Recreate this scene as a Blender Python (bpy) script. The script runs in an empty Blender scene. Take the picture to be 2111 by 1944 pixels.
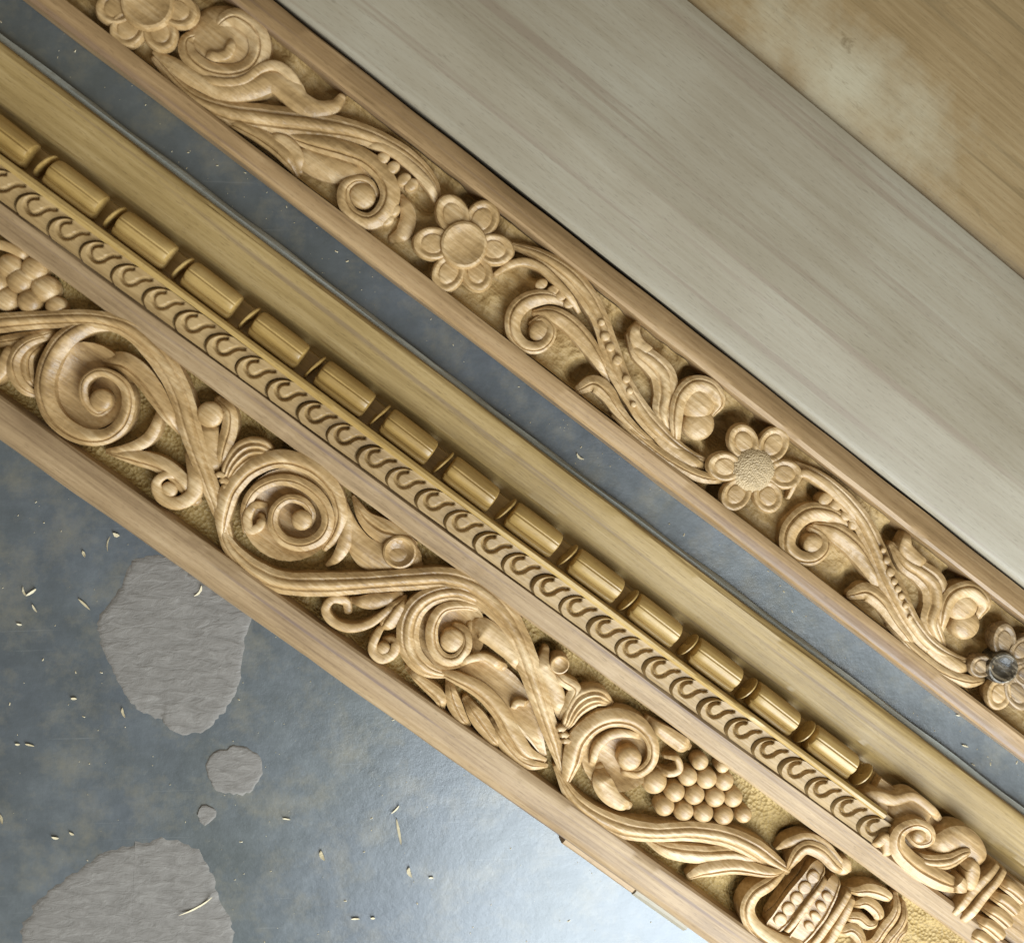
import bpy, bmesh, math, random
import numpy as np
from mathutils import Vector, Quaternion, Matrix

random.seed(7); rng = np.random.default_rng(7)
sc = bpy.context.scene
COL = sc.collection

# ------------------------------------------------------------------ camera
FPX, W0, H0 = 2261.0, 2111.0, 1944.0            # focal length and frame of the photograph, in its pixels
CAM_H = 0.904
TILT = math.radians(6.4)
fwd = Vector((math.sin(TILT) * .8, -math.sin(TILT) * .6, -math.cos(TILT)))
CQ = Vector((0, 0, -1)).rotation_difference(fwd)
CPOS = Vector((-fwd.x * CAM_H, -fwd.y * CAM_H, CAM_H))
cam_d = bpy.data.cameras.new('camera'); cam = bpy.data.objects.new('camera', cam_d); COL.objects.link(cam)
cam.location = CPOS; cam.rotation_mode = 'QUATERNION'; cam.rotation_quaternion = CQ
cam_d.sensor_width = 36; cam_d.lens = FPX / W0 * 36; cam_d.clip_start = .02; cam_d.clip_end = 50
cam_d.dof.use_dof = True; cam_d.dof.focus_distance = .90; cam_d.dof.aperture_fstop = 3.5
sc.camera = cam

# ------------------------------------------------------------------ light
world = bpy.data.worlds.new('World'); sc.world = world; world.use_nodes = True
bg = world.node_tree.nodes['Background']
bg.inputs['Color'].default_value = (1.0, .91, .70, 1); bg.inputs['Strength'].default_value = .33
ld = bpy.data.lights.new('doorway_daylight', 'AREA'); ld.shape = 'RECTANGLE'; ld.size = .85; ld.size_y = 1.5
ld.energy = 58; ld.color = (.79, .90, 1.0)
lo = bpy.data.objects.new('doorway_daylight', ld); COL.objects.link(lo)
lo.location = (.42, -.98, .95); lo.rotation_euler = (math.radians(-90), 0, math.radians(180))
lo.rotation_mode = 'QUATERNION'
lo.rotation_quaternion = Vector((-.35, 1.0, -.45)).to_track_quat('-Z', 'Y')
sc.view_settings.view_transform = 'Standard'; sc.view_settings.look = 'None'
sc.view_settings.exposure = 0.0; sc.view_settings.gamma = 1.0

# ------------------------------------------------------------------ measuring: photograph point at a height -> place
RM = CQ.to_matrix()
def P(x, y, z):
    d = RM @ Vector(((x - W0 / 2) / FPX, -(y - H0 / 2) / FPX, -1))
    t = (z - CPOS.z) / d.z
    return (CPOS.x + d.x * t, CPOS.y + d.y * t)
def to_uv(p): return (p[0] * .8 - p[1] * .6, p[0] * .6 + p[1] * .8)
def to_xy(u, v): return (u * .8 + v * .6, -u * .6 + v * .8)
def V(a, b, z, x=1050): return to_uv(P(x, a + b * x, z))[1]      # v of a straight edge y = a + b x seen at height z
PXM = CAM_H / FPX
CR = dict(s=(0, 0, 1), a=(0, 0, 2.843), b=(0, 600, 2.843), c=(400, 800, 2.843), d=(700, 1100, 2.843), e=(1100, 1294, 2.843),
          f=(1411, 1294, 2.843), g=(150, 0, 2.867), h=(600, 250, 3.649), i=(950, 450, 3.345), j=(1350, 800, 2.637), k=(0, 1000, 1.958))
def S(c, x, y):
    o = CR[c]; return (o[0] + x / o[2], o[1] + y / o[2])
def XY(c, x, y, z): return P(*S(c, x, y), z)

# ------------------------------------------------------------------ materials
def mat(name):
    m = bpy.data.materials.new(name); m.use_nodes = True
    nt = m.node_tree; return m, nt, nt.nodes['Principled BSDF']
def N(nt, t, **k):
    n = nt.nodes.new(t)
    for a, b in k.items():
        if a.startswith('_'): setattr(n, a[1:], b)
        else: n.inputs[a.replace('__', ' ')].default_value = b
    return n
def ramp(nt, stops):
    r = nt.nodes.new('ShaderNodeValToRGB'); e = r.color_ramp.elements
    while len(e) < len(stops): e.new(.5)
    for q, (p, c) in zip(e, stops): q.position = p; q.color = (*c, 1)
    return r
def wood(name, dark, mid, light, rough=.5, grain=1.0, bump=.25, stipple=0, spec=.35, streak=None, chisel=.3, blotch=None, facet=0, pores=.35, knot=None, distort=.35, sscale=330.0):
    m, nt, b = mat(name); L = nt.links.new
    geo = N(nt, 'ShaderNodeNewGeometry')
    mp = N(nt, 'ShaderNodeMapping'); mp.inputs['Rotation'].default_value = (0, 0, math.atan2(.6, .8))
    L(geo.outputs['Position'], mp.inputs['Vector'])
    ms = N(nt, 'ShaderNodeMapping'); ms.inputs['Scale'].default_value = (4, 85, 60); L(mp.outputs[0], ms.inputs['Vector'])
    n1 = N(nt, 'ShaderNodeTexNoise', Scale=1.0, Detail=6.0, Roughness=.62, Distortion=distort); L(ms.outputs[0], n1.inputs['Vector'])
    ms2 = N(nt, 'ShaderNodeMapping'); ms2.inputs['Scale'].default_value = (18, 420, 300); L(mp.outputs[0], ms2.inputs['Vector'])
    n2 = N(nt, 'ShaderNodeTexNoise', Scale=1.0, Detail=3.0); L(ms2.outputs[0], n2.inputs['Vector'])
    n3 = N(nt, 'ShaderNodeTexNoise', Scale=9.0, Detail=3.0); L(mp.outputs[0], n3.inputs['Vector'])
    r = ramp(nt, [(.30, dark), (.5, mid), (.72, light)])
    a1 = N(nt, 'ShaderNodeMath', _operation='MULTIPLY_ADD'); a1.inputs[1].default_value = .30 * grain; L(n2.outputs[0], a1.inputs[0])
    a2 = N(nt, 'ShaderNodeMath', _operation='MULTIPLY_ADD'); a2.inputs[1].default_value = .55 * grain; a2.inputs[2].default_value = .5 - .425 * grain - .19
    L(n1.outputs[0], a2.inputs[0]); L(a2.outputs[0], a1.inputs[2])
    a3 = N(nt, 'ShaderNodeMath', _operation='MULTIPLY_ADD'); a3.inputs[1].default_value = .38; L(n3.outputs[0], a3.inputs[0]); L(a1.outputs[0], a3.inputs[2])
    L(a3.outputs[0], r.inputs[0])
    col = r.outputs[0]
    if streak:                                     # thin dark heartwood streaks
        ms4 = N(nt, 'ShaderNodeMapping'); ms4.inputs['Scale'].default_value = (2.2, 130, 40); L(mp.outputs[0], ms4.inputs['Vector'])
        n4 = N(nt, 'ShaderNodeTexNoise', Scale=1.0, Detail=2.0); L(ms4.outputs[0], n4.inputs['Vector'])
        r4 = ramp(nt, [(.60, (0, 0, 0)), (.70, (1, 1, 1))]); L(n4.outputs[0], r4.inputs[0])
        mx = N(nt, 'ShaderNodeMixRGB'); mx.inputs[2].default_value = (*streak, 1)
        k = N(nt, 'ShaderNodeMath', _operation='MULTIPLY'); k.inputs[1].default_value = .6; L(r4.outputs[0], k.inputs[0]); L(k.outputs[0], mx.inputs[0])
        L(col, mx.inputs[1]); col = mx.outputs[0]
    if knot:                                       # pale sapwood round a soft knot, with dark flecks in it
        kv = N(nt, 'ShaderNodeVectorMath', _operation='SUBTRACT'); kv.inputs[1].default_value = (*to_uv(knot), 0); L(mp.outputs[0], kv.inputs[0])
        km = N(nt, 'ShaderNodeVectorMath', _operation='MULTIPLY'); km.inputs[1].default_value = (7.5, 17, 0); L(kv.outputs[0], km.inputs[0])
        kn = N(nt, 'ShaderNodeTexNoise', Scale=26.0, Detail=5.0, Roughness=.65); L(mp.outputs[0], kn.inputs['Vector'])
        kl = N(nt, 'ShaderNodeVectorMath', _operation='LENGTH'); L(km.outputs[0], kl.inputs[0])
        ka = N(nt, 'ShaderNodeMath', _operation='MULTIPLY_ADD'); ka.inputs[1].default_value = 1.5; L(kn.outputs[0], ka.inputs[0]); L(kl.outputs['Value'], ka.inputs[2])
        kr = ramp(nt, [(.42, (.9, .9, .9)), (.95, (0, 0, 0))]); kh = N(nt, 'ShaderNodeMath', _operation='MULTIPLY'); kh.inputs[1].default_value = .55; L(ka.outputs[0], kh.inputs[0]); L(kh.outputs[0], kr.inputs[0])
        mx = N(nt, 'ShaderNodeMixRGB'); mx.inputs[2].default_value = (.40, .345, .235, 1); L(kr.outputs[0], mx.inputs[0]); L(col, mx.inputs[1])
        kf = N(nt, 'ShaderNodeTexNoise', Scale=60.0, Detail=4.0, Roughness=.7, Distortion=1.2); kmp = N(nt, 'ShaderNodeMapping'); kmp.inputs['Scale'].default_value = (.45, 1.2, 1); L(mp.outputs[0], kmp.inputs['Vector']); L(kmp.outputs[0], kf.inputs['Vector'])
        kg = ramp(nt, [(.60, (0, 0, 0)), (.75, (.7, .7, .7))]); L(kf.outputs[0], kg.inputs[0])
        mx2 = N(nt, 'ShaderNodeMixRGB'); mx2.inputs[2].default_value = (.15, .105, .05, 1); L(kg.outputs[0], mx2.inputs[0]); L(mx.outputs[0], mx2.inputs[1]); col = mx2.outputs[0]
    if blotch:                                     # pale or dark soft patches in the board
        n5 = N(nt, 'ShaderNodeTexNoise', Scale=6.0, Detail=2.0)
        ms5 = N(nt, 'ShaderNodeMapping'); ms5.inputs['Scale'].default_value = (.8, 2.2, 1); L(mp.outputs[0], ms5.inputs['Vector']); L(ms5.outputs[0], n5.inputs['Vector'])
        r5 = ramp(nt, [(.50, (0, 0, 0)), (.68, (1, 1, 1))]); L(n5.outputs[0], r5.inputs[0])
        mx = N(nt, 'ShaderNodeMixRGB'); mx.inputs[2].default_value = (*blotch, 1); L(r5.outputs[0], mx.inputs[0]); L(col, mx.inputs[1]); col = mx.outputs[0]
    if pores:                                      # open pores, short dark dashes along the grain
        mq = N(nt, 'ShaderNodeMapping'); mq.inputs['Scale'].default_value = (130, 1500, 900); L(mp.outputs[0], mq.inputs['Vector'])
        nq = N(nt, 'ShaderNodeTexNoise', Scale=1.0, Detail=1.0); L(mq.outputs[0], nq.inputs['Vector'])
        rq = ramp(nt, [(.60, (0, 0, 0)), (.72, (1, 1, 1))]); L(nq.outputs[0], rq.inputs[0])
        kq = N(nt, 'ShaderNodeMath', _operation='MULTIPLY'); kq.inputs[1].default_value = pores; L(rq.outputs[0], kq.inputs[0])
        mx = N(nt, 'ShaderNodeMixRGB'); mx.inputs[2].default_value = (dark[0] * .45, dark[1] * .42, dark[2] * .4, 1); L(kq.outputs[0], mx.inputs[0]); L(col, mx.inputs[1]); col = mx.outputs[0]
    L(col, b.inputs['Base Color'])
    rr = N(nt, 'ShaderNodeMapRange'); rr.inputs['To Min'].default_value = rough - .10; rr.inputs['To Max'].default_value = rough + .14; L(n1.outputs[0], rr.inputs['Value']); L(rr.outputs[0], b.inputs['Roughness'])
    b.inputs['Roughness'].default_value = rough; b.inputs['Specular IOR Level'].default_value = spec
    nc = N(nt, 'ShaderNodeTexNoise', Scale=160.0, Detail=3.0, Roughness=.6); L(mp.outputs[0], nc.inputs['Vector'])
    s = N(nt, 'ShaderNodeMath', _operation='MULTIPLY_ADD'); s.inputs[1].default_value = chisel; L(nc.outputs[0], s.inputs[0]); L(n2.outputs[0], s.inputs[2])
    h = s.outputs[0]
    if stipple:
        vo = N(nt, 'ShaderNodeTexVoronoi', Scale=sscale); L(mp.outputs[0], vo.inputs['Vector'])
        s2 = N(nt, 'ShaderNodeMath', _operation='MULTIPLY_ADD'); s2.inputs[1].default_value = stipple; L(vo.outputs['Distance'], s2.inputs[0]); L(h, s2.inputs[2]); h = s2.outputs[0]
    if facet:                                      # small flats left by the gouge
        vf = N(nt, 'ShaderNodeTexVoronoi', Scale=150.0); vf.feature = 'SMOOTH_F1'; vf.inputs['Smoothness'].default_value = .25; L(mp.outputs[0], vf.inputs['Vector'])
        s3 = N(nt, 'ShaderNodeMath', _operation='MULTIPLY_ADD'); s3.inputs[1].default_value = facet; L(vf.outputs['Distance'], s3.inputs[0]); L(h, s3.inputs[2]); h = s3.outputs[0]
    bp = N(nt, 'ShaderNodeBump', Strength=bump, Distance=.0012); L(h, bp.inputs['Height']); L(bp.outputs[0], b.inputs['Normal'])
    return m
M = {}
M['rim'] = wood('teak_rim', (.195, .12, .058), (.325, .212, .108), (.44, .305, .17), rough=.5, streak=(.12, .08, .08), bump=.3, grain=1.4)
M['carve'] = wood('teak_carved', (.235, .134, .048), (.405, .25, .102), (.61, .435, .235), rough=.43, bump=.38, grain=1.3, spec=.55, facet=.7, chisel=.7)
M['ground'] = wood('teak_ground', (.20, .122, .038), (.32, .21, .07), (.44, .305, .125), rough=.6, bump=.8, stipple=1.8, grain=.8)
M['groundu'] = wood('teak_ground_rough', (.19, .112, .038), (.34, .215, .08), (.50, .35, .16), rough=.6, bump=.7, stipple=.5, grain=1.0, chisel=2.0, facet=1.5)
M['carveu'] = wood('teak_carved_pale', (.235, .138, .05), (.395, .246, .102), (.58, .41, .22), rough=.45, bump=.42, grain=1.3, spec=.5, facet=.9, chisel=.9)
M['hatched'] = wood('teak_hatched_core', (.29, .20, .10), (.45, .32, .17), (.58, .44, .26), rough=.5, bump=.55, stipple=1.6, grain=.8, sscale=720.0)
M['link'] = wood('teak_rope', (.19, .112, .042), (.31, .195, .078), (.42, .28, .125), rough=.46, bump=.3, grain=1.1, facet=.4)
M['bead'] = wood('teak_bead', (.24, .138, .036), (.385, .24, .072), (.50, .335, .125), rough=.42, bump=.3, grain=1.2, spec=.6)
M['step'] = wood('teak_step_board', (.215, .137, .046), (.32, .213, .08), (.41, .285, .125), rough=.45, bump=.2, streak=(.18, .12, .07), grain=1.3)
M['plankrim'] = wood('teak_plank_rim', (.20, .12, .05), (.32, .197, .09), (.43, .285, .145), rough=.45, bump=.22, streak=(.17, .105, .07), grain=1.3)
M['pale'] = wood('pale_planed_board', (.215, .172, .11), (.275, .23, .16), (.335, .295, .22), rough=.50, bump=.08, grain=.65, streak=(.215, .16, .11), chisel=.2, spec=.4, pores=.3)
M['olive'] = wood('weathered_board', (.175, .112, .045), (.255, .172, .08), (.33, .24, .125), rough=.5, bump=.15, knot=P(1750, 170, .032), streak=(.16, .11, .05), pores=.25, grain=.8, distort=2.2)
M['stain'] = wood('ink_stained_wood', (.020, .016, .011), (.06, .045, .028), (.34, .27, .18), rough=.35, bump=.5, chisel=2.0, grain=2.2)
M['smoke'] = wood('smoke_stained_wood', (.11, .068, .034), (.24, .155, .075), (.44, .30, .16), rough=.4, bump=.4, grain=2.0, chisel=1.5)
M['chip'] = wood('fresh_shaving', (.40, .32, .18), (.52, .43, .27), (.66, .58, .42), rough=.6, bump=.2)
# floor
def floor_mat():
    m, nt, b = mat('painted_cement'); L = nt.links.new
    geo = N(nt, 'ShaderNodeNewGeometry')
    n1 = N(nt, 'ShaderNodeTexNoise', Scale=7.0, Detail=7.0, Roughness=.6); L(geo.outputs['Position'], n1.inputs['Vector'])
    n2 = N(nt, 'ShaderNodeTexNoise', Scale=45.0, Detail=6.0, Roughness=.7); L(geo.outputs['Position'], n2.inputs['Vector'])
    r = ramp(nt, [(.30, (.048, .055, .060)), (.52, (.074, .083, .092)), (.72, (.112, .122, .132))])
    a = N(nt, 'ShaderNodeMath', _operation='MULTIPLY_ADD'); a.inputs[1].default_value = .45; L(n2.outputs[0], a.inputs[0])
    a0 = N(nt, 'ShaderNodeMath', _operation='MULTIPLY_ADD'); a0.inputs[1].default_value = .75; a0.inputs[2].default_value = -.1; L(n1.outputs[0], a0.inputs[0]); L(a0.outputs[0], a.inputs[2])
    L(a.outputs[0], r.inputs[0])
    n3 = N(nt, 'ShaderNodeTexNoise', Scale=24.0, Detail=5.0, Roughness=.7); L(geo.outputs['Position'], n3.inputs['Vector'])
    r3 = ramp(nt, [(.48, (0, 0, 0)), (.72, (.62, .62, .62))]); L(n3.outputs[0], r3.inputs[0])
    mx = N(nt, 'ShaderNodeMixRGB'); mx.inputs[2].default_value = (.17, .150, .112, 1); L(r3.outputs[0], mx.inputs[0]); L(r.outputs[0], mx.inputs[1])
    n6 = N(nt, 'ShaderNodeTexNoise', Scale=2.6, Detail=4.0, Roughness=.6); L(geo.outputs['Position'], n6.inputs['Vector'])
    r6 = ramp(nt, [(.40, (0, 0, 0)), (.62, (.8, .8, .8))]); L(n6.outputs[0], r6.inputs[0])
    mg = N(nt, 'ShaderNodeMixRGB', _blend_type='MULTIPLY'); mg.inputs[2].default_value = (1.02, .98, .78, 1); L(r6.outputs[0], mg.inputs[0]); L(mx.outputs[0], mg.inputs[1])
    msx = N(nt, 'ShaderNodeMapping'); msx.inputs['Rotation'].default_value = (0, 0, .5); msx.inputs['Scale'].default_value = (9, 420, 1); L(geo.outputs['Position'], msx.inputs['Vector'])
    n7 = N(nt, 'ShaderNodeTexNoise', Scale=1.0, Detail=2.0, Distortion=.6); L(msx.outputs[0], n7.inputs['Vector'])
    r7 = ramp(nt, [(.70, (0, 0, 0)), (.76, (.35, .35, .35))]); L(n7.outputs[0], r7.inputs[0])
    mh = N(nt, 'ShaderNodeMixRGB'); mh.inputs[2].default_value = (.19, .19, .18, 1); L(r7.outputs[0], mh.inputs[0]); L(mg.outputs[0], mh.inputs[1]); mx = mh
    L(mx.outputs[0], b.inputs['Base Color'])
    rr = N(nt, 'ShaderNodeMapRange'); rr.inputs['To Min'].default_value = .25; rr.inputs['To Max'].default_value = .44; L(n2.outputs[0], rr.inputs['Value'])
    L(rr.outputs[0], b.inputs['Roughness']); b.inputs['Specular IOR Level'].default_value = .85
    bp = N(nt, 'ShaderNodeBump', Strength=.35, Distance=.0012); L(n2.outputs[0], bp.inputs['Height']); L(bp.outputs[0], b.inputs['Normal'])
    return m
M['floor'] = floor_mat()
def mortar_mat():
    m, nt, b = mat('dried_mortar'); L = nt.links.new
    geo = N(nt, 'ShaderNodeNewGeometry')
    mp = N(nt, 'ShaderNodeMapping'); mp.inputs['Rotation'].default_value = (0, 0, .16); mp.inputs['Scale'].default_value = (60, 150, 60); L(geo.outputs['Position'], mp.inputs['Vector'])
    n1 = N(nt, 'ShaderNodeTexNoise', Scale=1.0, Detail=5.0, Roughness=.65, Distortion=.8); L(mp.outputs[0], n1.inputs['Vector'])
    n2 = N(nt, 'ShaderNodeTexNoise', Scale=140.0, Detail=4.0); L(geo.outputs['Position'], n2.inputs['Vector'])
    r = ramp(nt, [(.3, (.135, .118, .099)), (.55, (.178, .157, .134)), (.75, (.226, .202, .174))]); L(n1.outputs[0], r.inputs[0]); L(r.outputs[0], b.inputs['Base Color'])
    a = N(nt, 'ShaderNodeMath', _operation='MULTIPLY_ADD'); a.inputs[1].default_value = .35; L(n2.outputs[0], a.inputs[0]); L(n1.outputs[0], a.inputs[2])
    bp = N(nt, 'ShaderNodeBump', Strength=.6, Distance=.0022); L(a.outputs[0], bp.inputs['Height']); L(bp.outputs[0], b.inputs['Normal'])
    b.inputs['Roughness'].default_value = .8
    return m
M['mortar'] = mortar_mat()
M['edge_grey'] = wood('pale_grey_edge', (.28, .29, .25), (.36, .37, .33), (.45, .46, .42), rough=.6, bump=.4, chisel=1.5)  # pale grey for the thin strip along the gap edge of the step board

# ------------------------------------------------------------------ object helpers
def mesh(name, verts, faces, smooth=True):
    me = bpy.data.meshes.new(name); me.from_pydata([tuple(v) for v in verts], [], faces); me.update()
    if smooth:
        me.polygons.foreach_set('use_smooth', [True] * len(me.polygons)); me.set_sharp_from_angle(angle=math.radians(34))
    return me
def obj(name, me, material, parent=None):
    o = bpy.data.objects.new(name, me); COL.objects.link(o)
    if isinstance(me, bpy.types.Mesh) and not me.materials: me.materials.append(M[material])
    if parent is not None: o.parent = parent
    return o
def thing(name, label, cat, group=None):
    o = bpy.data.objects.new(name, None); COL.objects.link(o); o.empty_display_size = .05
    return tag(o, label, cat, group)
def tag(o, label, cat, group=None):
    o['label'] = label; o['category'] = cat
    if group: o['group'] = group
    return o
U0, U1 = -.74, .74
def prism(name, sec, material, parent, u0=U0, u1=U1, n=260, wob=.0004, sharp=40, seed=0, knocks=True):
    """closed cross-section (v, z) run along the beam, with a hand-planed unevenness"""
    r = np.random.default_rng(seed + len(sec)); vs = []; fs = []
    fine = []
    for (v_, z_), (v2, z2) in zip(sec, sec[1:] + sec[:1]):   # no face wider than 2 cm on the upper side
        m_ = max(1, int(abs(v2 - v_) / .02)) if min(z_, z2) > .004 else 1
        fine += [(v_ + (v2 - v_) * i / m_, z_ + (z2 - z_) * i / m_) for i in range(m_)]
    sec = fine; k = len(sec)
    ph = r.uniform(0, 6.3, (k, 3)); fr = r.uniform(4, 26, (k, 3)); zmax = max(z for _, z in sec)
    dents = [(r.uniform(u0, u1), int(r.integers(k)), r.uniform(.0012, .0045), r.uniform(.0004, .0014)) for _ in range(int(46 * (u1 - u0) / 1.48) * (knocks and k > 5))]
    for i in range(n + 1):
        u = u0 + (u1 - u0) * i / n
        for q, (v, z) in enumerate(sec):
            d = wob * (np.sin(u * fr[q, 0] + ph[q, 0]) + .6 * np.sin(u * 2.7 * fr[q, 1] + ph[q, 1]))
            x, y = to_xy(u, v + (d if z > .001 else 0)); nick = sum(dp * math.exp(-((u - du) / dw) ** 2) for du, dq, dw, dp in dents if dq == q and abs(u - du) < 3 * dw) if z > .3 * zmax else 0
            vs.append((x, y, z + (d * .35 if z > .001 else 0) - nick))
    for i in range(n):
        for q in range(k):
            a = i * k + q; b2 = i * k + (q + 1) % k; fs.append((a, b2, b2 + k, a + k))
    fs.append(tuple(range(k))[::-1]); fs.append(tuple(n * k + q for q in range(k)))
    me = mesh(name, vs, fs); bm = bmesh.new(); bm.from_mesh(me); bmesh.ops.recalc_face_normals(bm, faces=bm.faces)
    for e in bm.edges:
        if len(e.link_faces) == 2 and e.calc_face_angle(0) > math.radians(sharp): e.smooth = False
    bm.to_mesh(me); bm.free()
    return obj(name, me, material, parent)
def arc(v0, z0, v1, z1, bulge, n=6):
    """points from (v0,z0) to (v1,z1) bulging to the left of the way"""
    out = []; dv, dz = v1 - v0, z1 - z0; L = math.hypot(dv, dz)
    for i in range(n + 1):
        t = i / n; b = 4 * t * (1 - t) * bulge
        out.append((v0 + dv * t - dz / L * b, z0 + dz * t + dv / L * b))
    return out

def catmull(pts, step):
    p = np.array(pts, float); p = np.vstack([2 * p[0] - p[1], p, 2 * p[-1] - p[-2]]); out = []
    for i in range(1, len(p) - 2):
        n = max(2, int(np.linalg.norm(p[i + 1, :2] - p[i, :2]) / step))
        t = np.linspace(0, 1, n, endpoint=False)[:, None]
        out.append(.5 * (2 * p[i] + (p[i + 1] - p[i - 1]) * t + (2 * p[i - 1] - 5 * p[i] + 4 * p[i + 1] - p[i + 2]) * t ** 2 + (-p[i - 1] + 3 * p[i] - 3 * p[i + 1] + p[i + 2]) * t ** 3))
    out.append(p[-2][None]); return np.vstack(out)
T = np.linspace(-1, 1, 25)
def vg(c, w): return np.clip(1 - np.abs(T - c) / w, 0, 1)
BASE = .42 + .58 * (1 - np.abs(T) ** 1.9)
RND = .40 + .60 * np.sqrt(np.clip(1 - T ** 2 * .99, 0, 1))
def flutes(peaks, depth, env):
    """gouge-cut hollows with sharp arrises between them"""
    f = np.ones_like(T)
    for a, b in zip(peaks[:-1], peaks[1:]):
        k = (T >= a) & (T <= b); x = (T - (a + b) / 2) / (b - a); f = np.where(k, 1 - depth * (b - a) * (1 - (2 * x) ** 2), f)
    return f - env * np.abs(T) ** 2.2
RND2 = .52 + .48 * np.sqrt(np.clip(1 - T ** 2 * .99, 0, 1))
PROF = dict(
    round=RND2,
    soft=.62 + .38 * (1 - np.abs(T) ** 2.2),
    one=1 - .46 * np.abs(T) ** 1.6 - .26 * vg(0, .18),
    two=1 - .52 * np.abs(T) ** 1.35 - .17 * vg(-.42, .17) - .17 * vg(.42, .17),
    offl=1 - .50 * np.abs(T) ** 1.7 - .28 * vg(-.42, .18),
    offr=1 - .50 * np.abs(T) ** 1.7 - .28 * vg(.42, .18),
    dish=.62 + .38 * np.abs(T) ** 1.6,
    band=np.where(np.abs(T) > .78, 1.0, .80),
    lipl=.95 - .5 * np.clip((T + .75) / 1.2, 0, 1) ** .8,
    lipr=.95 - .5 * np.clip((-T + .75) / 1.2, 0, 1) ** .8,
    ribs=RND2 - .25 * vg(-.5, .2) - .25 * vg(0, .2) - .25 * vg(.5, .2),
)
def stroke(name, c, prof, pts, zt, zb, material, parent, h0=.55, h1=.55, step=.0011, relief=1.0):
    """a carved band along a line: plan points (x, y, full width) of the photograph crop c, section prof, from ground zb to crest zt"""
    sc_ = CR[c][2]; q = []
    for (x, y, w) in pts:
        X, Y = XY(c, x, y, zt - .002); q.append((X, Y, w / sc_ * PXM * .5))
    q = catmull(q, step); q[:, 2] = np.maximum(q[:, 2], .0005)
    d = np.gradient(q[:, :2], axis=0); d /= np.maximum(np.linalg.norm(d, axis=1), 1e-9)[:, None]
    n = len(q); s = np.linspace(0, 1, n); H = np.ones(n); e = .22
    H = np.where(s < e, h0 + (1 - h0) * np.sin(s / e * math.pi / 2), H); H = np.where(s > 1 - e, h1 + (1 - h1) * np.sin((1 - s) / e * math.pi / 2), H)
    rows = []
    for end in (0, 1):                               # round ends
        i = 0 if end == 0 else n - 1; sg = -1 if end == 0 else 1; cap = []
        for a in (20, 45, 68, 86):
            a = math.radians(a); cap.append((q[i, :2] + sg * d[i] * q[i, 2] * math.sin(a), d[i], q[i, 2] * math.cos(a), H[i] * (.55 + .45 * math.cos(a))))
        rows = (cap[::-1] + [(q[k, :2], d[k], q[k, 2], H[k]) for k in range(n)]) if end == 0 else rows + cap
    f = PROF[prof]; K = len(T) + 2; vs = []; fs = []
    wob = rng.uniform(0, 6.28, 4)
    for r_, (p, dd, w, h) in enumerate(rows):
        nx, ny = -dd[1], dd[0]; w *= 1 + .03 * math.sin(r_ * .11 + wob[0]) + .012 * math.sin(r_ * .37 + wob[2]); hz = 1 + .018 * math.sin(r_ * .07 + wob[1]) + .005 * math.sin(r_ * .31 + wob[3])
        vs.append((p[0] - nx * w * 1.04, p[1] - ny * w * 1.04, zb - .001))
        top = zb + (zt - zb) * h * hz; A = min(top - zb, w * relief)
        for t, ft in zip(T, f): vs.append((p[0] + nx * w * t, p[1] + ny * w * t, top - A * (1 - ft)))
        vs.append((p[0] + nx * w * 1.04, p[1] + ny * w * 1.04, zb - .001))
    for r_ in range(len(rows) - 1):
        for k in range(K - 1):
            a = r_ * K + k; fs.append((a, a + K, a + K + 1, a + 1))
    return obj(name, mesh(name, vs, fs), material, parent)
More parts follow.
